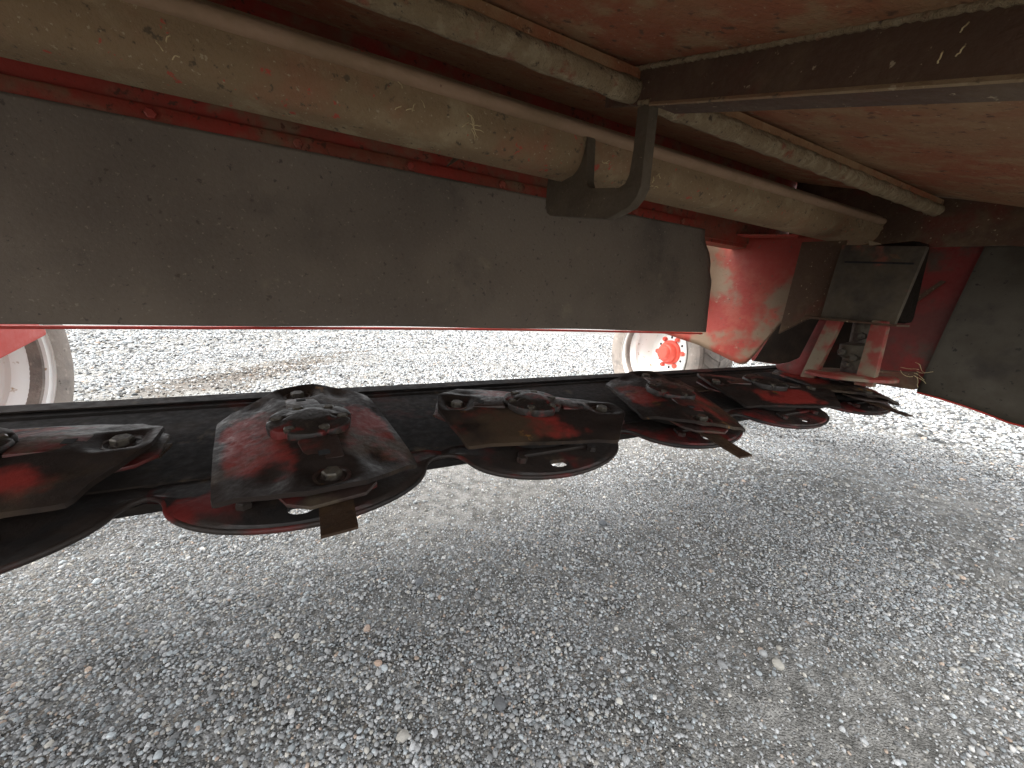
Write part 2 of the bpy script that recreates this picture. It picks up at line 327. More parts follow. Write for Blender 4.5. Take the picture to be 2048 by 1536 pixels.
# rubber flap
zs = [1.028, 1.02, 1.0, .97, .94, .90, .86, .82, .78, .74, .70, .66, .63, .61, .60, .594]
xr = lambda z: float(np.interp(z, [.59, .62, .8, .90, .95, .985, 1.03], [1.543, 1.546, 1.552, 1.545, 1.515, 1.47, 1.47]))
vs_ = []; fs = []; nxs = 80
for z in zs:
    for i in range(nxs+1):
        x = X0 + (xr(z)-X0)*i/nxs; t = (1.03-z)/.44
        y = 1.146 + .012*t*math.sin(2.3*x+1) + .008*t*math.sin(6.1*x+2*t) + .004*math.sin(3.1*t)*math.sin(11*x+4*t) + .02*max(0, (x-1.40)/.15)**2*(1 if .85 < z < 1.0 else .4)
        vs_.append((x, y, z + (.004*math.sin(2.1*x+.4)+.0015*math.sin(9*x))*t))
for j in range(len(zs)-1):
    for i in range(nxs): a = j*(nxs+1)+i; fs.append([a, a+1, a+nxs+2, a+nxs+1])
fl = part('rubber_flap', mesh(vs_, fs, smooth=True), M['rubber'], label='wide dark dusty rubber flap hanging behind the main tube')
sm = fl.modifiers.new('s', 'SOLIDIFY'); sm.thickness = .006; sm.offset = 0
part('hem_rod', tube([(X0+(1.54-X0)*i/60, 1.158+.010*math.sin(2.3*(X0+(1.54-X0)*i/60)+1)*.95, .588+.004*math.sin(2.1*(X0+(1.54-X0)*i/60)+.4)) for i in range(61)], .0042, 8), M['redclean'], parent=fl, label='thin bright red hem along the flap bottom')
part('seam', tube([(.352, 1.1405, .925), (.350, 1.142, .80), (.349, 1.145, .665)], .0007, 6), M['rubber'], parent=fl)
# cross beam (L section) and hook
zl = lambda y: 1.042 + SL*(y-.586)
bm_ = part('cross_beam', prism([(.572, .0, zl(0)), (.572, .735, zl(.735)), (.572, .735, cz(.735)-.002), (.572, .0, cz(0)-.002)], (.006, 0, 0), .001), M['brownplate'], label='dark brown angle beam running fore and aft under the canopy')
part('flange', prism([(.5785, 0, zl(0)), (.5785, .60, zl(.60)), (.640, .60, zl(.60)), (.640, 0, zl(0))], (0, 0, .006), .001), M['brownplate'], parent=bm_)
part('lip', prism([(.569, 0, zl(0)-.001), (.569, .60, zl(.60)-.001), (.5715, .60, zl(.60)+.004), (.5715, 0, zl(0)+.004)], (.0025, 0, -.002)), M['tube'], parent=bm_, label='scraped pale lower edge of the beam')
hk = [(.600, 1.055), (.603, .905), (.612, .888), (.632, .873), (.700, .862), (.945, .919), (.962, .930), (.970, .955), (.968, 1.0), (.958, 1.05), (.93, 1.068), (.80, 1.068), (.791, 1.060), (.786, .965), (.780, .952), (.768, .944), (.668, .919), (.650, .922), (.640, .936), (.634, .98), (.632, 1.055)]
part('hook_plate', prism([(.572, y, z) for y, z in hk], (.024, 0, 0), .0015), M['hook'], label='thick steel hook plate wrapped under the main tube')
def bead(name, pts, r, seed):
    rr = random.Random(seed); path = []
    for a_, b_ in zip(pts[:-1], pts[1:]):
        a_, b_ = Vector(a_), Vector(b_); k = max(2, int((b_-a_).length/.006))
        path += [a_.lerp(b_, q/k) + Vector((rr.uniform(-1, 1), rr.uniform(-1, 1), rr.uniform(-1, 1)))*r*.15 for q in range(k)]
    return part(name, tube(path, [r*(.8+.35*(q % 2)+.2*rr.random()) for q in range(len(path))], 7), M['weld'])
bead('weld_bead', [(.571, .03, cz(.03)-.004), (.571, .72, cz(.72)-.004)], .004, 3)
bead('weld_bead', [(.571, .800, 1.066), (.571, .802, 1.045), (.571, .812, 1.022), (.571, .830, 1.003), (.571, .855, .993)], .0045, 4)
bead('weld_bead', [(.571, .60, 1.052), (.571, .634, 1.064)], .004, 5)
bead('weld_bead', [(2.105, .80, 1.08), (2.105, .80, 1.05), (2.105, .82, 1.02), (2.105, .86, .995)], .006, 6)
# end beam, end wall, side curtain
EX = X1 - .03
part('end_beam', prism([(EX-.012, .0, cz(0)-.10), (EX-.012, .30, .90), (EX-.012, .45, .935), (EX-.012, 1.16, 1.008), (EX-.012, 1.16, cz(1.16)+.003), (EX-.012, .0, cz(0)+.003)], (.010, 0, 0), .001), M['brownplate'], label='brown dusty end beam of the canopy')
part('end_wall', prism([(EX+.03, .50, .40), (EX+.03, 1.27, .43), (EX+.03, 1.27, 1.1), (EX+.03, .40, 1.0)], (.006, 0, 0), .001), M['endred'], label='dark red end wall beside the drive drum')
part('end_wall_fold', prism([(EX+.024, .73, .66), (EX+.024, .755, .66), (EX+.024, .60, .83), (EX+.024, .585, .825)], (.005, 0, 0), .001), M['brownplate'])
part('shade_plate', prism([(EX+.012, .78, .44), (EX+.012, 1.245, .43), (EX+.012, 1.0, .99), (EX+.012, .78, .99)], (.008, 0, 0), .001), M['shadeblack'], label='added near-black plate standing in for the shade behind the drive drum')  # extra plate, added where the end wall only lies in shade
part('end_skid', prism([(EX-.02, .59, .40), (EX-.02, .80, .405), (EX-.02, .80, .455), (EX-.02, .60, .47)], (.05, 0, 0), .004), M['brownplate'])
vs_ = []; fs = []; nz_, ny_ = 26, 40
for j in range(nz_+1):
    t = j/nz_
    for i in range(ny_+1):
        s = i/ny_; yr = .505 + .085*t; y = yr + (-.05-yr)*s
        zt = .95; zb = .392 - .055*min(1, s*2.6) + .006*math.sin(9*s)
        z = zt+(zb-zt)*t
        x = EX + .008 - .012*math.sin(math.pi*t) + .012*t*math.sin(7*s+.7) - .02*t*s + .006*t*math.sin(17*s+2*t)
        vs_.append((x, y, z))
for j in range(nz_):
    for i in range(ny_): a = j*(ny_+1)+i; fs.append([a, a+1, a+ny_+2, a+ny_+1])
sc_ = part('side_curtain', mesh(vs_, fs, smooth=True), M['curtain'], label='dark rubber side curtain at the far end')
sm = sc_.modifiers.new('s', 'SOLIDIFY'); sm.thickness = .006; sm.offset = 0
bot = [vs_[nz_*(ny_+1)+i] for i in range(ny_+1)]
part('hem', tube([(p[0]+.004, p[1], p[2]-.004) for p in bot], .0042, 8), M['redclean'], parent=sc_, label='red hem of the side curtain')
# unseen left end wall, mirrored from the right, added for the lighting
part('unseen_end_wall', box(X0-.006, X0, -.2, 1.17, .45, .80, 0), M['red'])
# windrow side sheet (bent), far end
def sheet_pt(s, z):                                # s along the run 0 front .. 1 rear
    x = 1.955-.36*s; y = .84+.76*s
    bulge = .035*math.exp(-((s-.55)/.12)**2)*min(1, max(0, (z-.55)/.3))
    return (x+bulge, y+.3*bulge, z)
vs_ = []; fs = []; ns, nt = 40, 20
for i in range(ns+1):
    s = i/ns
    zb = float(np.interp(s, [0, .34, .38, .60, .86, 1], [.985, .445, .438, .515, .575, .60]))
    zt = float(np.interp(s, [0, .1, 1], [1.0, 1.02, 1.09]))
    zb = min(zb, zt-.01)
    for j in range(nt+1): vs_.append(sheet_pt(s, zt+(zb-zt)*j/nt))
for i in range(ns):
    for j in range(nt): a = i*(nt+1)+j; fs.append([a, a+1, a+nt+2, a+nt+1])
ws = part('windrow_sheet', mesh(vs_, fs, smooth=True), M['dustred'], label='bright red bent side sheet half covered in dust')
sm = ws.modifiers.new('s', 'SOLIDIFY'); sm.thickness = .004
part('sheet_flange', prism([(1.87, .99, 1.012), (1.66, 1.43, 1.06), (1.60, 1.40, 1.062), (1.82, .96, 1.014)], (0, 0, .006), .001), M['red'], parent=ws)
for q in ((1.90, .915, .985), (1.925, .87, .965)):
    part('sheet_bolt', nutm, M['red'], parent=ws, mw=Matrix.Translation(q) @ Euler((R(90), 0, R(-65))).to_matrix().to_4x4())
part('end_bracket', prism([(1.98, .74, .965), (2.09, .80, .955), (2.09, .82, .985), (1.98, .78, .985)], (0, .004, .004), .001), M['weld'])

# ------------------------------------------------------------------ cutter bar, in its own tilted frame (8 deg nose down)
HUBY = .73
TILT = Matrix.Translation((0, HUBY, .386)) @ Matrix.Rotation(R(8), 4, 'X')
def tb(x=0, y=0, z=0, rz=0.): return TILT @ Matrix.Translation((x, y, z)) @ Matrix.Rotation(R(rz), 4, 'Z')
BX0, BX1 = X0+.05, 2.0
bar = part('cutter_bar', extrude_x([(-.045, -.012), (-.042, -.006), (-.035, -.001), (.262, 0), (.268, .004), (.300, .006), (.318, .004), (.322, -.004), (.318, -.05), (.27, -.06), (-.02, -.06), (-.042, -.03)], BX0, BX1, 1, auto=30), M['bar'], mw=TILT, label='black oily cutter bar carrying the discs')
part('rear_strip', extrude_x([(.284, .0075), (.3175, .0075), (.3215, .0035), (.3235, .0035), (.3235, .010), (.284, .0105)], BX0, BX1, 1), M['bar'], parent=bar, mw=TILT)
def guard_outline():
    half = [(.2245, .05), (.2245, .0), (.2245, -.056), (.213, -.057), (.203, -.061), (.195, -.067), (.188, -.076)]
    for a in np.linspace(6, 90, 22): half.append((.184*math.cos(R(a)), -.076-.104*math.sin(R(a))))
    return half + [(-x, y) for x, y in half[:-1]][::-1]
def gbend(y): return -.5*max(0, -.06-y)**2
GO = guard_outline(); hx0, hy0 = -.012, -.150
vs_ = []; fs = []; nr_ = 9; no_ = len(GO)
def gring(j, dz):
    for (x, y) in GO:
        a = math.atan2(y-hy0, x-hx0); ix, iy = hx0+.020*math.cos(a), hy0+.0145*math.sin(a); t = j/nr_
        px, py = ix+(x-ix)*t, iy+(y-iy)*t
        vs_.append((px, py, gbend(py)+dz))
for j in range(nr_+1): gring(j, -.004 if j == nr_ else 0)
gring(nr_, -.014); gring(0, -.009)
for j in range(nr_+2):
    for i in range(no_):
        a = j*no_+i; b_ = j*no_+(i+1) % no_; fs.append([a, b_, b_+no_, a+no_])
for i in range(no_): fs.append([(nr_+2)*no_+i, (nr_+2)*no_+(i+1) % no_, (i+1) % no_, i])
gme = mesh(vs_, fs, auto=40)
guard_rim = tube([(x, y, gbend(y)-.008) for x, y in GO[2:-2]], .0045, 8)
guard_rib = prism([(-.09, -.118, -.004), (.085, -.118, -.004), (.075, -.100, -.003), (-.08, -.100, -.003)], (0, 0, .009), .003)
pocket = lathe([(0, .002), (.012, .002), (.016, .006), (.021, .005), (.024, 0)], 20)
gnut = hexnut(.011, .010)

# disc body: domed rounded rectangle with drooping, slightly twisted corners
LA, LB = .214, .138
_Q = [(.214, .0), (.213, .036), (.176, .098), (.156, .134), (.150, .138), (.0, .1395)]
def rb(th):
    c, s_ = abs(math.cos(th)), abs(math.sin(th))          # ray against the outline of one quarter
    for (x0, y0), (x1, y1) in zip(_Q[:-1], _Q[1:]):
        ex, ey = x1-x0, y1-y0; det = c*-ey + s_*ex
        if abs(det) < 1e-12: continue
        r = (x0*-ey + y0*ex)/det; u = (c*y0 - s_*x0)/-(c*ey - s_*ex) if abs(c*ey-s_*ex) > 1e-12 else 0
        if -1e-6 <= u <= 1+1e-6 and r > 0: return r
    return LB
def smin(vals, k=.0022):
    m0 = min(vals); return m0 - k*math.log(sum(math.exp(-(v-m0)/k) for v in vals))
def disc_h(a, b):
    A, B = abs(a), abs(b); tw = a*b/(.152*.138)
    h = smin([.0605, .0672-.235*B, .0850-.11*A], .0016)
    h -= .0090*tw
    h -= .0060*math.exp(-((A-.150)/.030)**2)*math.exp(-((B-.070)/.020)**2)      # pressed hollow beside the pad
    h -= .0050*max(0, (A-.11)/.05)*max(0, (B-.115)/.02)                          # corner knocked down
    h += .0025*math.exp(-((A-.05)/.03)**2)*math.exp(-((B-.125)/.012)**2)*(1 if a > 0 else -1)
    pad = math.exp(-((A-.172)/.031)**4)*math.exp(-(b/.034)**4)
    return max(.010, h*(1-pad) + pad*.0475)
NT, NR = 180, 34
vs_ = [(0, 0, disc_h(0, 0))]; fs = []
for j in range(1, NR+1):
    for i in range(NT):
        th = 2*math.pi*i/NT; r = rb(th)*j/NR; a, b_ = r*math.cos(th), r*math.sin(th)
        vs_.append((a-.03*b_*min(1, abs(a)/LA), b_, disc_h(a, b_)))
for i in range(NT): vs_.append((vs_[1+(NR-1)*NT+i][0]*1.003, vs_[1+(NR-1)*NT+i][1]*1.003, vs_[1+(NR-1)*NT+i][2]-.007))
for i in range(NT): fs.append([0, 1+i, 1+(i+1) % NT])
for j in range(NR):
    for i in range(NT):
        a = 1+j*NT+i; b_ = 1+j*NT+(i+1) % NT; fs.append([a, b_, b_+NT, a+NT])
vb = len(vs_); vs_ += [(v[0]*.93, v[1]*.93, v[2]-.001) for v in vs_[-NT:]]
for i in range(NT): fs.append([vb-NT+i, vb-NT+(i+1) % NT, vb+(i+1) % NT, vb+i])
vs_.append((0, 0, .02))
for i in range(NT): fs.append([vb+i, vb+(i+1) % NT, len(vs_)-1])
disc_me = mesh(vs_, fs, auto=22)
# scalloped cap
vs_ = []; fs = []; nt = 96
prof = [(0, .0745), (.022, .0745), (.032, .0735), (.038, .0710), (.046, .0695), (.060, .0695), (.0655, .067), (.067, .062), (.066, .052)]
for i in range(nt):
    th = 2*math.pi*i/nt; notch = max(0, math.cos(6*th))**6
    for r, z in prof:
        q = r*(1-.11*notch*(r/.067)**3); zz = z - (.007*notch*math.exp(-((r-.052)/.011)**2))
        vs_.append((q*math.cos(th), q*math.sin(th), zz))
k = len(prof)
for i in range(nt):
    for j in range(k-1): fs.append([i*k+j, i*k+j+1, ((i+1) % nt)*k+j+1, ((i+1) % nt)*k+j])
cap_me = mesh(vs_, fs, auto=45)
bm = bmesh.new(); bm.from_mesh(cap_me); bmesh.ops.remove_doubles(bm, verts=bm.verts, dist=1e-6); bmesh.ops.recalc_face_normals(bm, faces=bm.faces); bm.to_mesh(cap_me); bm.free(); finish(cap_me, auto=45)
cnut = hexnut(.0095, .009)
recess = lathe([(.010, .0008), (.019, .0006), (.0215, .003), (.025, .0035), (.028, -.003)], 32)
bbolt = hexnut(.0135, .012, cone=.85)
boss = prism([(0, -.030, 0), (.070, -.026, 0), (.070, .026, 0), (0, .030, 0)], (0, 0, .012), .005)
slot = prism([(.045, -.008, .0105), (.058, -.008, .0105), (.058, .008, .0105), (.045, .008, .0105)], (0, 0, .0022))
# twisted blade, running outwards along +x
vs_ = []; fs = []; kb = 10
for i in range(kb+1):
    t = i/kb; x = -.03+.122*t; w = .0215; tw = R(-3)*min(1, max(0, (t-.25)*2.2))
    zc = -.004-.004*min(1, max(0, (t-.2)*2))
    for (dy, dz) in ((-w, -.002), (w, -.002), (w, .002), (-w, .002)):
        xx = x - (.006 if (i == kb and dy > 0) else 0)
        vs_.append((xx, dy*math.cos(tw)-dz*math.sin(tw), zc+dy*math.sin(tw)+dz*math.cos(tw)))
for i in range(kb):
    for j in range(4): fs.append([i*4+j, i*4+(j+1) % 4, (i+1)*4+(j+1) % 4, (i+1)*4+j])
fs += [[0, 1, 2, 3], [kb*4+3, kb*4+2, kb*4+1, kb*4]]
blade_me = mesh(vs_, fs, auto=30)
wing = prism([(.150, -.075, 0), (.198, -.060, 0), (.218, -.035, 0), (.218, .035, 0), (.198, .055, 0), (.150, .070, 0)], (0, 0, .006), .002)
boss_cyl = lathe([(.105, 0), (.10, .012), (.075, .018), (.070, .03), (0, .03)], 48)

DISCS = [(-.935, -100, 'cutter disc cut off by the left edge'), (-.458, 4, 'dark brown disc cut off by the left edge of the photo'), (-.035, -80, 'large red and black disc with its blade pointing at the camera'),
         (.415, 163, 'disc lying lengthwise along the bar with a bright red patch'), (.865, -113, 'disc turned askew with a blade sticking out to the right'),
         (1.315, 158, 'smaller red brown disc before the drive drum'), (1.765, -122, 'far disc under the drive drum')]
for i, (hx, rz, lab) in enumerate(DISCS):
    g = part('rock_guard', gme, M['guard'], parent=bar, mw=tb(hx, 0, -.003))
    if i == 0: continue
    part('guard_rim', guard_rim, M['guard'], parent=bar, mw=tb(hx, 0, -.003))
    part('guard_rib', guard_rib, M['guard'], parent=bar, mw=tb(hx, 0, -.003))
    for sx_ in (-.085, .085):
        part('guard_bolt', gnut, M['guard'], parent=bar, mw=tb(hx+sx_, -.128, -.005, 15*i))
    part('disc_boss', boss_cyl, M['bar'], parent=bar, mw=tb(hx, 0, 0))
for i, (hx, rz, lab) in enumerate(DISCS[1:]):
    F = tb(hx, 0, 0, rz)
    d = part('cutter_disc', disc_me, M['disc'], mw=F, label=lab)
    part('disc_cap', cap_me, M['cap'], parent=d, mw=F @ Matrix.Translation((0, 0, .003)) @ Matrix.Rotation(R(15), 4, 'Z'))
    for q in range(6):
        a = R(60*q+15)
        part('cap_nut', cnut, M['nut'], parent=d, mw=F @ Matrix.Translation((.0515*math.cos(a), .0515*math.sin(a), .0655)) @ Matrix.Rotation(.4*q, 4, 'Z'))
    for s in (0, 180):
        S = F @ Matrix.Rotation(R(s), 4, 'Z')
        part('bolt_recess', recess, M['discpart'], parent=d, mw=S @ Matrix.Translation((.172, 0, .0475)))
        part('blade_bolt', bbolt, M['nut'], parent=d, mw=S @ Matrix.Translation((.172, 0, .0475)) @ Matrix.Rotation(.3+i, 4, 'Z'))
        tl = Matrix.Translation((.066, 0, .0535)) @ Matrix.Rotation(R(5), 4, 'Y')
        bs = part('blade_boss', boss, M['discpart'], parent=d, mw=S @ tl)
        part('boss_slot', slot, M['hole'], parent=d, mw=S @ tl)
        part('blade_holder', wing, M['discpart'], parent=d, mw=S @ Matrix.Translation((0, 0, .034)))
        sw = {0: 172, 1: -8, 2: 172, 3: 14, 4: 12, 5: 16}[i]
        part('blade', blade_me, M['blade'], parent=d, mw=S @ Matrix.Translation((.19, 0, .034)) @ Matrix.Rotation(R(sw if s == 0 else 168), 4, 'Z') @ Matrix.Scale({1: .88, 3: 1.35, 5: 1.35}.get(i, 1.), 4, (1, 0, 0)))

# drive drum on the far disc
DX = 1.765
base = (DX, .66)
dr = part('drive_drum', prism([(DX-.06, .775, .672), (DX-.06, .56, .655), (DX-.06, .525, .90), (DX-.06, .75, .935)], (.022, 0, 0), .004), M['drum'], label='tan drum housing over the far disc')
part('drum_seam', prism([(DX-.0615, .73, .876), (DX-.0615, .545, .852), (DX-.0615, .545, .846), (DX-.0615, .73, .870)], (-.003, 0, 0)), M['hole'], parent=dr)
part('drum_mark', prism([(DX-.061, .60, .872), (DX-.061, .578, .866), (DX-.061, .592, .884), (DX-.061, .612, .886)], (-.002, 0, 0)), M['brownplate'], parent=dr)
part('drum_lip', prism([(DX-.085, .81, .668), (DX-.085, .545, .648), (DX-.085, .545, .655), (DX-.085, .81, .676)], (.10, 0, 0), .002), M['brownplate'], parent=dr)
def post(y0t, y1t, y0b, y1b, x, w):
    return prism([(x, y0t, .668), (x, y1t, .664), (x, y1b, .437), (x, y0b, .437)], (w, 0, 0), .004)
part('drum_leg', post(.745, .700, .800, .752, DX-.075, .03), M['leg'], parent=dr, label='left drum leg, tan above and red below')
part('drum_leg', post(.615, .572, .628, .575, DX-.075, .03), M['leg'], parent=dr)
part('drum_web', prism([(DX-.055, .78, .668), (DX-.055, .747, .668), (DX-.055, .80, .44), (DX-.055, .845, .44), (DX-.055, .90, .452), (DX-.055, .91, .47), (DX-.055, .86, .487), (DX-.055, .825, .51)], (.02, 0, 0), .006), M['endred'], parent=dr, label='red flared foot of the drum')
part('drum_shield', prism([(DX-.03, .752, .955), (DX-.03, .776, .676), (DX-.03, .83, .665), (DX-.03, .93, .60), (DX-.03, .90, .97)], (.012, 0, 0), .003), M['brownplate'], parent=dr, label='dark side shield of the drum')
part('drum_core', box(DX-.02, DX+.10, .56, .77, .66, .93, .02), M['shadeblack'], parent=dr)
part('drum_base', lathe([(0, .018), (.12, .018), (.135, .010), (.135, 0)], 40), M['leg'], parent=dr, mw=Matrix.Translation((DX, .675, .455)))
part('drum_shaft', lathe([(.045, 0), (.045, .06), (.06, .07), (.06, .11), (.035, .12), (.035, .21), (.05, .22)], 28), M['gear'], parent=dr, mw=Matrix.Translation((DX+.02, .665, .465)))
for (yy, zz) in ((.65, .53), (.69, .55), (.64, .61), (.672, .505)):
    part('shaft_bolt', bbolt, M['nut'], parent=dr, mw=Matrix.Translation((DX-.045, yy, zz)) @ Matrix.Rotation(R(-90), 4, 'Y'))

# ------------------------------------------------------------------ wheels (axle along X)
WR = .405
rim_prof = [(.281, -.150), (.286, -.146), (.285, -.139), (.270, -.134), (.266, -.110), (.262, -.085), (.240, -.066), (.236, -.050), (.243, -.040), (.246, -.028), (.228, -.005), (.212, .040), (.203, .085), (.178, .098), (.150, .092), (.132, .066), (.126, .050), (.120, .046), (.0, .046)]
wheel_me = lathe(rim_prof, 80, auto=40, axis='x')
tp = [(.262, -.120), (.284, -.134), (.300, -.146), (.330, -.157), (.362, -.160), (.385, -.154), (.398, -.140), (.403, -.10), (.405, 0), (.403, .10), (.398, .140), (.388, .158), (.335, .176), (.290, .165), (.262, .148)]
tyre_me = lathe(tp, 96, auto=30, axis='x', close=True)
def lug(a0, side):
    # a tread bar wrapped over the tyre shoulder
    r0, r1 = .398, .417; pts = []
    w = R(3.1); sk = R(9)
    prof_ = [(.138*side, .3985, 0), (.120*side, .402, .12), (.07*side, .405, .6), (.006*side, .405, 1.)]
    vs_ = []; fs = []
    for (x, r, t) in prof_:
        rr = r+.005
        for (da, rad) in ((-w, r-.006), (-w*.75, rr), (w*.75, rr), (w, r-.006)):
            a = a0+da+sk*t; vs_.append((x, rad*math.cos(a), rad*math.sin(a)))
    for i in range(3):
        for j in range(3): fs.append([i*4+j, i*4+j+1, (i+1)*4+j+1, (i+1)*4+j])
    return vs_, fs
vs_ = []; fs = []
for i in range(38):
    for s in (-1, 1):
        a, f = lug(2*math.pi*(i+.5*(s > 0))/38, s); k = len(vs_); vs_ += a; fs += [[q+k for q in ff] for ff in f]
lug_me = mesh(vs_, fs, auto=30)
hub_me = lathe([(.086, .046), (.086, .032), (.080, .026), (.068, .025), (.064, -.010), (.057, -.018), (.052, -.019), (.048, -.032), (.041, -.039), (0, -.041)], 48, auto=40, axis='x')
wn_me = hexnut(.0165, .022)
dot_me = lathe([(0, .001), (.009, .001)], 14)
valve_me = tube([(.09, 0, -.19), (.06, 0, -.186), (.04, 0, -.184)], .004, 8)
for wx, flip, lab in ((2.14, 0, 'chalky white wheel with red hub behind the flap'), (-1.14, 180, 'chalky white wheel cut off by the left edge')):
    WMx = Matrix.Translation((wx, 1.86, WR+.006)) @ Matrix.Rotation(R(flip), 4, 'Z')
    w = part('wheel', wheel_me, M['rim'], mw=WMx, label=lab)
    ty = part('tyre', tyre_me, M['tyre'], parent=w, mw=WMx)
    lg = part('tread_bars', lug_me, M['tyre'], parent=w, mw=WMx)
    part('hub', hub_me, M['hub'], parent=w, mw=WMx)
    for q in range(6):
        a = R(60*q)
        part('wheel_nut', wn_me, M['hub'], parent=w, mw=WMx @ Matrix.Translation((.046, .106*math.cos(a), .106*math.sin(a))) @ Matrix.Rotation(R(-90), 4, 'Y'))
        a += R(30)
        part('stud_hole', dot_me, M['hole'], parent=w, mw=WMx @ Matrix.Translation((.046, .106*math.cos(a), .106*math.sin(a))) @ Matrix.Rotation(R(-90), 4, 'Y'))
    part('valve', valve_me, M['hole'], parent=w, mw=WMx)
part('wheel_arm', prism([(-.80, 1.35, .66), (-.80, 1.66, .585), (-.80, 1.716, .545), (-.80, 1.712, .530), (-.80, 1.35, .44)], (-.02, 0, 0), .003), M['redclean'], label='red wheel arm at the left edge')
part('axle_beam', box(-.9, 1.9, 1.88, 1.96, .86, .94, .004), M['red'])
for x in (-.80, 1.60): part('axle_bracket', box(x-.03, x, 1.24, 1.95, .84, .98, .004), M['red'])
part('frame_back', box(X0, X1, 1.174, 1.24, .99, 1.10, .004), M['red'])

# ------------------------------------------------------------------ straw and hay caught on the machine
def straw(center, nrm, spread, count, ln, seed, label):
    rr = random.Random(seed); vs_ = []; fs = []
    nrm = Vector(nrm).normalized(); t1 = nrm.cross(Vector((0, 0, 1))).normalized(); t2 = nrm.cross(t1)
    for _ in range(count):
        p = t1*rr.uniform(-spread, spread)+t2*rr.uniform(-spread, spread)+nrm*.002; a = rr.uniform(0, 6.28)
        pts = []
        for k in range(6):
            pts.append(p + nrm*(.002+.004*math.sin(k/5*3.1)*rr.random())); a += rr.uniform(-.5, .5)
            p = p + (t1*math.cos(a)+t2*math.sin(a))*ln/5*rr.uniform(.6, 1.2)
        me = tube(pts, .0008, 5); k0 = len(vs_); vs_ += [v.co.copy() for v in me.vertices]; fs += [[q+k0 for q in pl.vertices] for pl in me.polygons]; bpy.data.meshes.remove(me)
    o = link('straw_wisp', mesh(vs_, fs, smooth=True), M['straw'], mw=Matrix.Translation(center))
    return tag(o, label, 'straw', 'straw caught on the mower')
straw((.285, .7995, 1.022), (0, -1, 0), .008, 7, .028, 1, 'curled wisp of dry straw on the main tube, left of the hook')
straw((.165, .7995, 1.04), (0, -1, 0), .02, 5, .016, 2, 'small scatter of straw near the top middle of the main tube')
straw((.62, .7995, 1.02), (0, -1, 0), .006, 2, .022, 3, 'two short straws on the tube inside the hook opening')
straw((.80, .7995, 1.01), (0, -1, 0), .02, 6, .016, 4, 'short straws on the main tube just right of the hook')
straw((-.19, .7995, 1.02), (0, -1, 0), .02, 3, .014, 5, 'few straw specks on the left part of the main tube')
straw((2.095, .588, .47), (-1, -.3, 0), .016, 7, .05, 6, 'dry grass caught at the lower corner of the side curtain')
straw((.5705, .19, .925), (-1, 0, 0), .010, 3, .010, 7, 'short straw stuck on the dark cross beam at upper right')

# ------------------------------------------------------------------ gravel
def pebble_mesh(seed, sub=2):
    rr = np.random.default_rng(seed); bm = bmesh.new(); bmesh.ops.create_icosphere(bm, subdivisions=sub, radius=.5)
    dirs = rr.normal(size=(7, 3)); dirs /= np.linalg.norm(dirs, axis=1)[:, None]; cut = rr.uniform(.30, .47, 7)
    sc = np.array([1., rr.uniform(.68, .95), rr.uniform(.5, .75)])
    for v in bm.verts:
        p = np.array(v.co)
        for d, c in zip(dirs, cut):
            q = p@d
            if q > c: p = p - d*(q-c)*.75
        p = p*sc + .02*np.sin(p[[1, 2, 0]]*9+seed)
        v.co = p
    me = bpy.data.meshes.new('pebble'); bm.to_mesh(me); bm.free(); finish(me, True); return me
pm = bpy.data.materials.new('pebble'); pm.use_nodes = True; n = pm.node_tree.nodes; l = pm.node_tree.links; b = n['Principled BSDF']
at = n.new('ShaderNodeAttribute'); at.attribute_type = 'INSTANCER'; at.attribute_name = 'tone'
tc = n.new('ShaderNodeTexCoord'); no = n.new('ShaderNodeTexNoise'); no.inputs['Scale'].default_value = 3; no.inputs['Detail'].default_value = 8; no.inputs['Roughness'].default_value = .7; l.new(tc.outputs['Object'], no.inputs['Vector'])
mr = n.new('ShaderNodeMapRange'); mr.inputs[1].default_value = .3; mr.inputs[2].default_value = .7; mr.inputs[3].default_value = .72; mr.inputs[4].default_value = 1.25; l.new(no.outputs[0], mr.inputs[0])
vm = n.new('ShaderNodeVectorMath'); vm.operation = 'SCALE'; l.new(at.outputs['Color'], vm.inputs[0]); l.new(mr.outputs[0], vm.inputs['Scale'])
l.new(vm.outputs[0], b.inputs['Base Color']); b.inputs['Roughness'].default_value = .82; b.inputs['Specular IOR Level'].default_value = .3
bp = n.new('ShaderNodeBump'); bp.inputs['Strength'].default_value = .35; bp.inputs['Distance'].default_value = .002; l.new(no.outputs[0], bp.inputs['Height']); l.new(bp.outputs[0], b.inputs['Normal'])
pcol = bpy.data.collections.new('pebble_kinds')
NV = 12
for i in range(NV):
    me = pebble_mesh(100+i, 2 if i < 8 else 1); me.materials.append(pm); o = bpy.data.objects.new('pebble_kind_%02d' % i, me); pcol.objects.link(o)
def annulus(r0, r1, dens):
    a0, a1 = HEAD-R(76), HEAD+R(76)                # generous fan so a step aside still finds stones
    N = int(dens*(a1-a0)/2*(r1*r1-r0*r0)); r = np.sqrt(rng.uniform(r0*r0, r1*r1, N)); a = rng.uniform(a0, a1, N)
    return np.stack([r*np.cos(a), r*np.sin(a)], -1)
def keep(P, soft):
    s = patch(P[:, 0], P[:, 1]); pr = np.clip(.72-s*soft, .16, 1.); return P[rng.random(len(P)) < pr]
sets = []
def add(P, med, sig, lo, hi):
    d = np.clip(med*np.exp(rng.normal(0, sig, len(P))), lo, hi); sets.append((P, d))
add(keep(annulus(.12, 1.5, 58000), .28), .0037, .42, .0021, .012)
add(keep(annulus(1.5, 3.2, 18000), .28), .0058, .38, .0036, .016)
add(keep(annulus(3.2, 6.5, 3000), .2), .0135, .40, .008, .032)
add(keep(annulus(6.5, 13.0, 520), .15), .026, .38, .014, .06)
add(annulus(.15, 2.4, 35), .0135, .2, .010, .019)
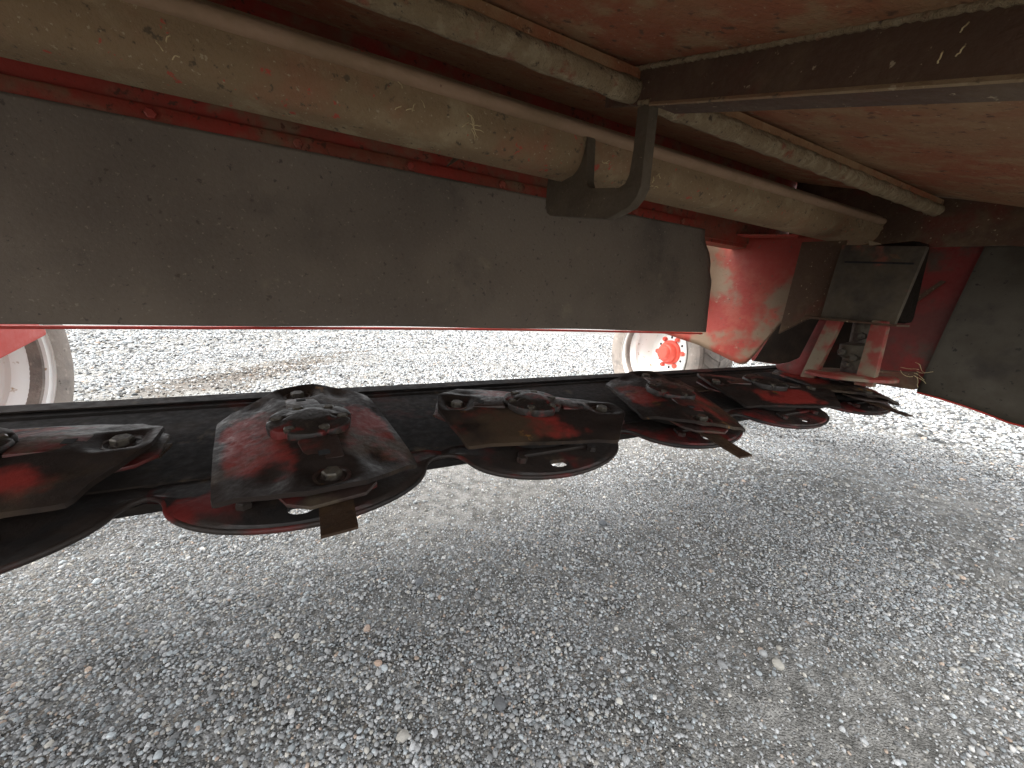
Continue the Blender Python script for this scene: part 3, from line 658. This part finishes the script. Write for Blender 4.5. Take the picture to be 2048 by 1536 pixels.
P = np.concatenate([s[0] for s in sets]); D = np.concatenate([s[1] for s in sets]); NP = len(P)
Z = gnoise(P[:, 0], P[:, 1]) + D*.13
tone = rng.beta(1.7, 2.0, NP)*.46+.14
rr_ = np.hypot(P[:, 0], P[:, 1]); far_ = (rr_ > 2.6); dk = rng.random(NP) < .30
tone = np.where(far_, np.where(dk, .05+.07*rng.random(NP), .24+.26*rng.random(NP)), tone)
colr = np.stack([tone*.985, tone*1.0, tone*1.0], -1)
u = rng.random(NP)
colr[u < .25] *= np.array([.93, .99, 1.02]); warm = (u > .80) & (u < .95); colr[warm] *= np.array([1.06, 1.0, .90])
pk = (u > .982); colr[pk] = .85*np.stack([.36+.2*rng.random(pk.sum())]*3, -1)*np.array([1.08, .86, .70])
wh = (u > .95) & (u <= .975); colr[wh] = (.50+.12*rng.random(wh.sum()))[:, None]*np.array([1, .985, .94])
su = (.47*P[:, 0]+.88*P[:, 1]-3.55)*.62; sv = (.47*P[:, 1]-.88*P[:, 0]-2.62)*2.4
mud = (np.hypot(su, sv) + .35*patch(P[:, 0]*3, P[:, 1]*3) < .8) & (rng.random(NP) < .7); colr[mud] = colr[mud]*.55*np.array([1.0, .88, .76])
me = bpy.data.meshes.new('gravel'); me.vertices.add(NP); me.vertices.foreach_set('co', np.column_stack([P, Z]).ravel().astype(np.float32))
def attr(nm, ty, key, arr): a = me.attributes.new(nm, ty, 'POINT'); a.data.foreach_set(key, np.ascontiguousarray(arr).ravel())
attr('size', 'FLOAT', 'value', (D*1.15).astype(np.float32))
attr('rot', 'FLOAT_VECTOR', 'vector', np.stack([rng.normal(0, .35, NP), rng.normal(0, .35, NP), rng.uniform(0, 6.283, NP)], -1).astype(np.float32))
attr('kind_index', 'INT', 'value', rng.integers(0, NV, NP).astype(np.int32))
attr('tone', 'FLOAT_COLOR', 'color', np.column_stack([colr, np.ones(NP)]).astype(np.float32))
gravel = link('gravel', me); tag(gravel, 'loose grey gravel stones spread over the yard', 'gravel', kind='stuff')
ng = bpy.data.node_groups.new('scatter', 'GeometryNodeTree')
ng.interface.new_socket('Geometry', in_out='INPUT', socket_type='NodeSocketGeometry'); ng.interface.new_socket('Geometry', in_out='OUTPUT', socket_type='NodeSocketGeometry')
N_ = ng.nodes; gi = N_.new('NodeGroupInput'); go = N_.new('NodeGroupOutput')
iop = N_.new('GeometryNodeInstanceOnPoints'); ci = N_.new('GeometryNodeCollectionInfo'); ci.inputs['Collection'].default_value = pcol
ci.inputs['Separate Children'].default_value = True; ci.inputs['Reset Children'].default_value = True
def na(nm, dt): q = N_.new('GeometryNodeInputNamedAttribute'); q.data_type = dt; q.inputs[0].default_value = nm; return q.outputs[0]
e2r = N_.new('FunctionNodeEulerToRotation'); ng.links.new(na('rot', 'FLOAT_VECTOR'), e2r.inputs[0])
ng.links.new(gi.outputs[0], iop.inputs['Points']); ng.links.new(ci.outputs[0], iop.inputs['Instance']); iop.inputs['Pick Instance'].default_value = True
ng.links.new(na('kind_index', 'INT'), iop.inputs['Instance Index']); ng.links.new(e2r.outputs[0], iop.inputs['Rotation']); ng.links.new(na('size', 'FLOAT'), iop.inputs['Scale'])
ng.links.new(iop.outputs[0], go.inputs[0])
md = gravel.modifiers.new('scatter', 'NODES'); md.node_group = ng

# a few stones that stand out from the rest
def big(x, y, d, colour, label, seed):
    mm = nmat('stone_%d' % seed, colour, [(tuple(c*.65 for c in colour), 60, .5, .65), (tuple(min(.7, c*1.3) for c in colour), 90, .6, .72)], .8, bump=.3, bscale=200)
    z = float(gnoise(np.array([x]), np.array([y]))[0])
    o = link('stone', pebble_mesh(seed, 3), mm, mw=Matrix.Translation((x, y, z+d*.2)) @ Matrix.Rotation(seed*1.3, 4, 'Z') @ Matrix.Scale(d, 4))
    return tag(o, label, 'stone')
STONES = [(.228, .458, .026, (.13, .135, .14), 'large dark grey stone low in the foreground near the centre'),
          (.762, .836, .030, (.15, .16, .17), 'dark bluish stone lying alone in the middle of the gravel'),
          (.040, .698, .018, (.50, .38, .31), 'pale pinkish stone in the left middle foreground'),
          (.051, .609, .015, (.48, .35, .27), 'orange pink pebble just below the pale pinkish stone'),
          (.164, .787, .024, (.16, .17, .18), 'grey stone below the far side of the large disc'),
          (.422, .381, .014, (.62, .60, .54), 'nearly white pebble right of the large dark stone'),
          (.071, .476, .020, (.42, .40, .36), 'light grey stone near the bottom edge'),
          (.745, .301, .024, (.45, .43, .38), 'long pale stone in the right foreground'),
          (.285, .505, .015, (.36, .36, .35), 'light grey pebble above the large dark stone')]
for i, (x, y, d, c, lab) in enumerate(STONES): big(x, y, d, c, lab, 40+i)
